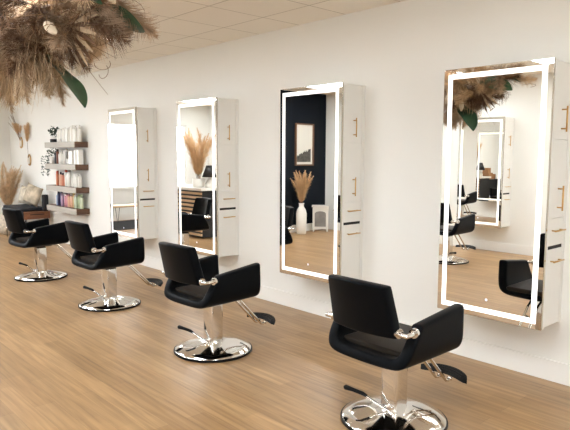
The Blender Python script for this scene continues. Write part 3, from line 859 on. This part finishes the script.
b = BM(); lathe(b, [(.075, 0), (.08, .01), (.085, .06), (.05, .14), (.015, .18), (.012, .24)], 20); obj('lamp_base', b, M['ceramic'], lamp, smooth=True)
b = BM(); lathe(b, [(.14, .20), (.06, .42)], 24, cap=False); o = obj('lamp_shade', b, M['black'], lamp, smooth=True); s_ = o.modifiers.new('t', 'SOLIDIFY'); s_.thickness = .003
cred = thing('credenza', 'black credenza beside the reception desk, seen in a mirror', 'cabinet', (-9.35, -3.75, 0))
b = BM(); bx(b, -.25, .25, -.32, .40, .30, .86, bev=.004, seg=1); obj('credenza_body', b, M['black'], cred)
for sx in (-.22, .20):
    for sy in (-.29, .35):
        b = BM(); bx(b, sx, sx+.04, sy, sy+.04, 0, .30); obj('leg', b, M['oak'], cred)
for (x, y, z, w, l) in ((-9.33, -3.58, .86, .15, 'brown cardboard box on the black credenza, the larger lower one'), (-9.36, -3.92, .86, .11, 'brown cardboard box on the black credenza, the smaller one at the rear'), (-9.33, -3.58, 1.06, .10, 'brown cardboard box stacked on top of the larger one on the credenza')):
    b = BM(); bx(b, -w, w, -w*.8, w*.8, 0, .20 if w > .12 else .15, bev=.003, seg=1); bx(b, -.02, .02, -w*.805, w*.805, .003, (.20 if w > .12 else .15)+.0008)
    tag(obj('cardboard_box', b, M['box'], loc=(x, y, z)), l, 'box', 'boxes on the credenza')

# navy wall: picture, floor vase, heater
pic = thing('framed_picture', 'brown framed landscape print on the navy wall', 'picture', (-8.6995, -5.01, 1.365))
b = BM(); w, h = .52, .86
bx(b, 0, .035, -w/2, -w/2+.028, 0, h); bx(b, 0, .035, w/2-.028, w/2, 0, h); bx(b, 0, .035, -w/2+.028, w/2-.028, 0, .028); bx(b, 0, .035, -w/2+.028, w/2-.028, h-.028, h)
obj('picture_frame', b, M['frame'], pic)
b = BM(); bx(b, .001, .012, -w/2+.028, w/2-.028, .028, h-.028); obj('print', b, M['paper'], pic)
b = BM(); rng = random.Random(3)
n = 24; y0, y1 = -w/2+.075, w/2-.05
base = [b.verts.new((.0126, y0+(y1-y0)*i/n, .075)) for i in range(n+1)]
topv = [b.verts.new((.0126, y0+(y1-y0)*i/n, .075+.09+.16*(1-i/n)+rng.uniform(0, .06))) for i in range(n+1)]
for i in range(n): b.faces.new((base[i], base[i+1], topv[i+1], topv[i]))
obj('printed_meadow', b, M['meadow'], pic)
b = BM(); lathe(b, [(.085, 0), (.098, .01), (.105, .20), (.108, .42), (.085, .50), (.050, .55), (.048, .60), (.060, .625), (.050, .625), (.040, .59)], 28)
tag(obj('tall_vase', b, M['ceramic'], smooth=True, loc=(-8.40, -4.66, 0)), 'tall white vase on the floor before the navy wall', 'vase')
arrangement('vase_pampas', 'golden pampas in the tall white vase before the navy wall', (-8.40, -4.66, .56), 'reed_gold', 15, .27, .80, 21, lean=(.06, 0))
ht = thing('electric_stove_heater', 'small white stove heater with an arched window, beside the tall vase', 'heater', (-8.455, -5.27, 0), R(-42))
# local +y faces the room
b = BM(); bx(b, -.16, .16, -.11, .11, .06, .515, bev=.006); obj('stove_body', b, M['ceramic'], ht)
b = BM(); bx(b, -.18, .18, -.13, .13, .515, .545, bev=.006); obj('stove_top', b, M['ceramic'], ht)
b = BM(); pts = [(-.115, .11), (.115, .11), (.115, .38)]+[(.115*math.cos(a), .38+.05*math.sin(a)) for a in [PI*k/10 for k in range(1, 10)]]+[(-.115, .38)]
f0 = [b.verts.new((x, .1105, z)) for x, z in pts]; f1 = [b.verts.new((x, .118, z)) for x, z in pts]
b.faces.new(f0); b.faces.new(f1[::-1])
for i in range(len(pts)): b.faces.new((f0[i], f0[(i+1) % len(pts)], f1[(i+1) % len(pts)], f1[i]))
obj('stove_window', b, M['greyglass'], ht)
for sx in (-1, 1):
    for sy in (-1, 1):
        b = BM(); tube(b, [(sx*.13, sy*.085, .065), (sx*.145, sy*.095, 0)], [.018, .012], 8); obj('leg', b, M['ceramic'], ht)

# window bench with rug, seen in the farthest mirror
wb = thing('window_bench', 'light wood bench on black hairpin legs under the white window', 'bench', (-12.15, -2.75, 0))
b = BM(); bx(b, -.20, .20, -.75, .75, .405, .445, bev=.004, seg=1); obj('bench_top', b, M['oak'], wb)
for sx in (-.14, .14):
    for sy in (-.62, .25):
        b = BM(); tube(b, [(sx, sy-.05, .406), (sx, sy, .020), (sx, sy+.05, .406)], .007, 8); obj('hairpin_leg', b, M['black'], wb)
b = BM(); bx(b, -12.75, -11.3, -3.75, -1.75, 0, .014); tag(obj('floor_rug', b, M['rug']), 'black rug on the floor under the window bench', 'rug')
b = BM(); bx(b, -.17, .17, -.14, .14, 0, .05, bev=.018, seg=3); tag(obj('seat_pad', b, M['fabric_dark'], smooth=True, loc=(-12.15, -2.22, .445)), 'dark folded seat pad on the end of the window bench', 'cushion')

# ------------------------------------------------------------------ ceiling lights
def panel(x0, y0, label):
    t = thing('ceiling_light', label, 'ceiling light', (x0, y0, H), group='LED ceiling panels')
    b = BM(); L_, W = 1.22, .61
    bx(b, 0, L_, 0, .02, -.012, -.0005); bx(b, 0, L_, W-.02, W, -.012, -.0005); bx(b, 0, .02, .02, W-.02, -.012, -.0005); bx(b, L_-.02, L_, .02, W-.02, -.012, -.0005)
    obj('light_frame', b, M['white_trim'], t)
    b = BM(); bx(b, .02, L_-.02, .02, W-.02, -.008, -.0005); obj('diffuser', b, M['diffuser'], t)
for x, l in ((-12.22, 'LED ceiling panel at the reception end of the room'), (-7.95, 'LED ceiling panel near the navy wall'), (-3.68, 'LED ceiling panel over the camera end of the room')):
    panel(x, -4.735, l)
for x, l in ((-10.39, 'added unseen LED fill panel above the window bench'), (-4.90, 'added unseen LED fill panel above the hanging dried flowers'), (-8.56, 'added unseen LED fill panel above the reception side of the floor'), (-1.85, 'added unseen LED fill panel beside the camera'), (.20, 'added unseen LED fill panel at the right end of the room')):  # unseen panel row added to raise the room's light level
    panel(x, -2.905, l)
panel(-6.12, -4.735, 'added unseen LED fill panel between the navy wall and the opposite mirror')  # extra panel added out of view to brighten mid-room
dl = thing('ceiling_downlight', 'small round bright downlight in the tiled ceiling above the chairs', 'ceiling light', (-6.22, -1.09, H))
b = BM(); lathe(b, [(.065, -.0005), (.065, -.008), (.050, -.010)], 28, cap=False); obj('trim_ring', b, M['white_trim'], dl, smooth=True)
b = BM(); lathe(b, [(.050, -.003), (.050, -.008)], 28); obj('lens', b, M['diffuser'], dl)

# ------------------------------------------------------------------ outside ground
b = BM(); bx(b, -22, -13.3, -12, 4, -.16, -.12); struct('ground_outside', b, M['pavement'])

# ------------------------------------------------------------------ daylight
w = bpy.data.worlds.new('daylight'); scn.world = w; w.use_nodes = True
bg = w.node_tree.nodes['Background']; bg.inputs['Color'].default_value = (.97, 1, 1.05, 1); bg.inputs['Strength'].default_value = 5.5
def portal(name, loc, rot, sx, sy):
    l = bpy.data.lights.new(name, 'AREA'); l.shape = 'RECTANGLE'; l.size = sx; l.size_y = sy; l.cycles.is_portal = True
    o = bpy.data.objects.new(name, l); COL.objects.link(o); o.location = loc; o.rotation_euler = rot
portal('window_daylight', (X0-.11, (WL[0]+WL[1])/2, (WL[2]+WL[3])/2), (R(90), 0, R(-90)), WL[1]-WL[0], WL[3]-WL[2])
for h_ in WR: portal('window_daylight', ((h_[0]+h_[1])/2, YR-.11, (h_[2]+h_[3])/2), (R(90), 0, 0), h_[1]-h_[0], h_[3]-h_[2])  # portal for the added rear opening
portal('window_daylight', (X1+.11, (WS[0]+WS[1])/2, (WS[2]+WS[3])/2), (R(90), 0, R(90)), WS[1]-WS[0], WS[3]-WS[2])  # portal for the added opening in the right wall

# ------------------------------------------------------------------ camera
cam = bpy.data.cameras.new('camera'); co = bpy.data.objects.new('camera', cam); COL.objects.link(co); scn.camera = co
cam.sensor_width = 36; cam.lens = 586.05/570*36; cam.clip_start = .05; cam.clip_end = 100
yaw, pit, roll = .8285, .1019, .0049
fw = Vector((-math.sin(yaw)*math.cos(pit), math.cos(yaw)*math.cos(pit), -math.sin(pit)))
r0 = Vector((math.cos(yaw), math.sin(yaw), 0)); u0 = r0.cross(fw)
r_ = r0*math.cos(roll)+u0*math.sin(roll); u_ = -r0*math.sin(roll)+u0*math.cos(roll)
mw = Matrix((r_, u_, -fw)).transposed().to_4x4(); mw.translation = Vector((0, -4.1092, 1.58))
co.matrix_world = mw

# ------------------------------------------------------------------ view and render quality
scn.view_settings.view_transform = 'Standard'; scn.view_settings.look = 'None'
scn.view_settings.exposure = 0.45; scn.view_settings.gamma = 1.0
scn.cycles.use_denoising = True
scn.cycles.max_bounces = 14; scn.cycles.diffuse_bounces = 6; scn.cycles.glossy_bounces = 10; scn.cycles.transparent_max_bounces = 16
scn.cycles.sample_clamp_indirect = 8
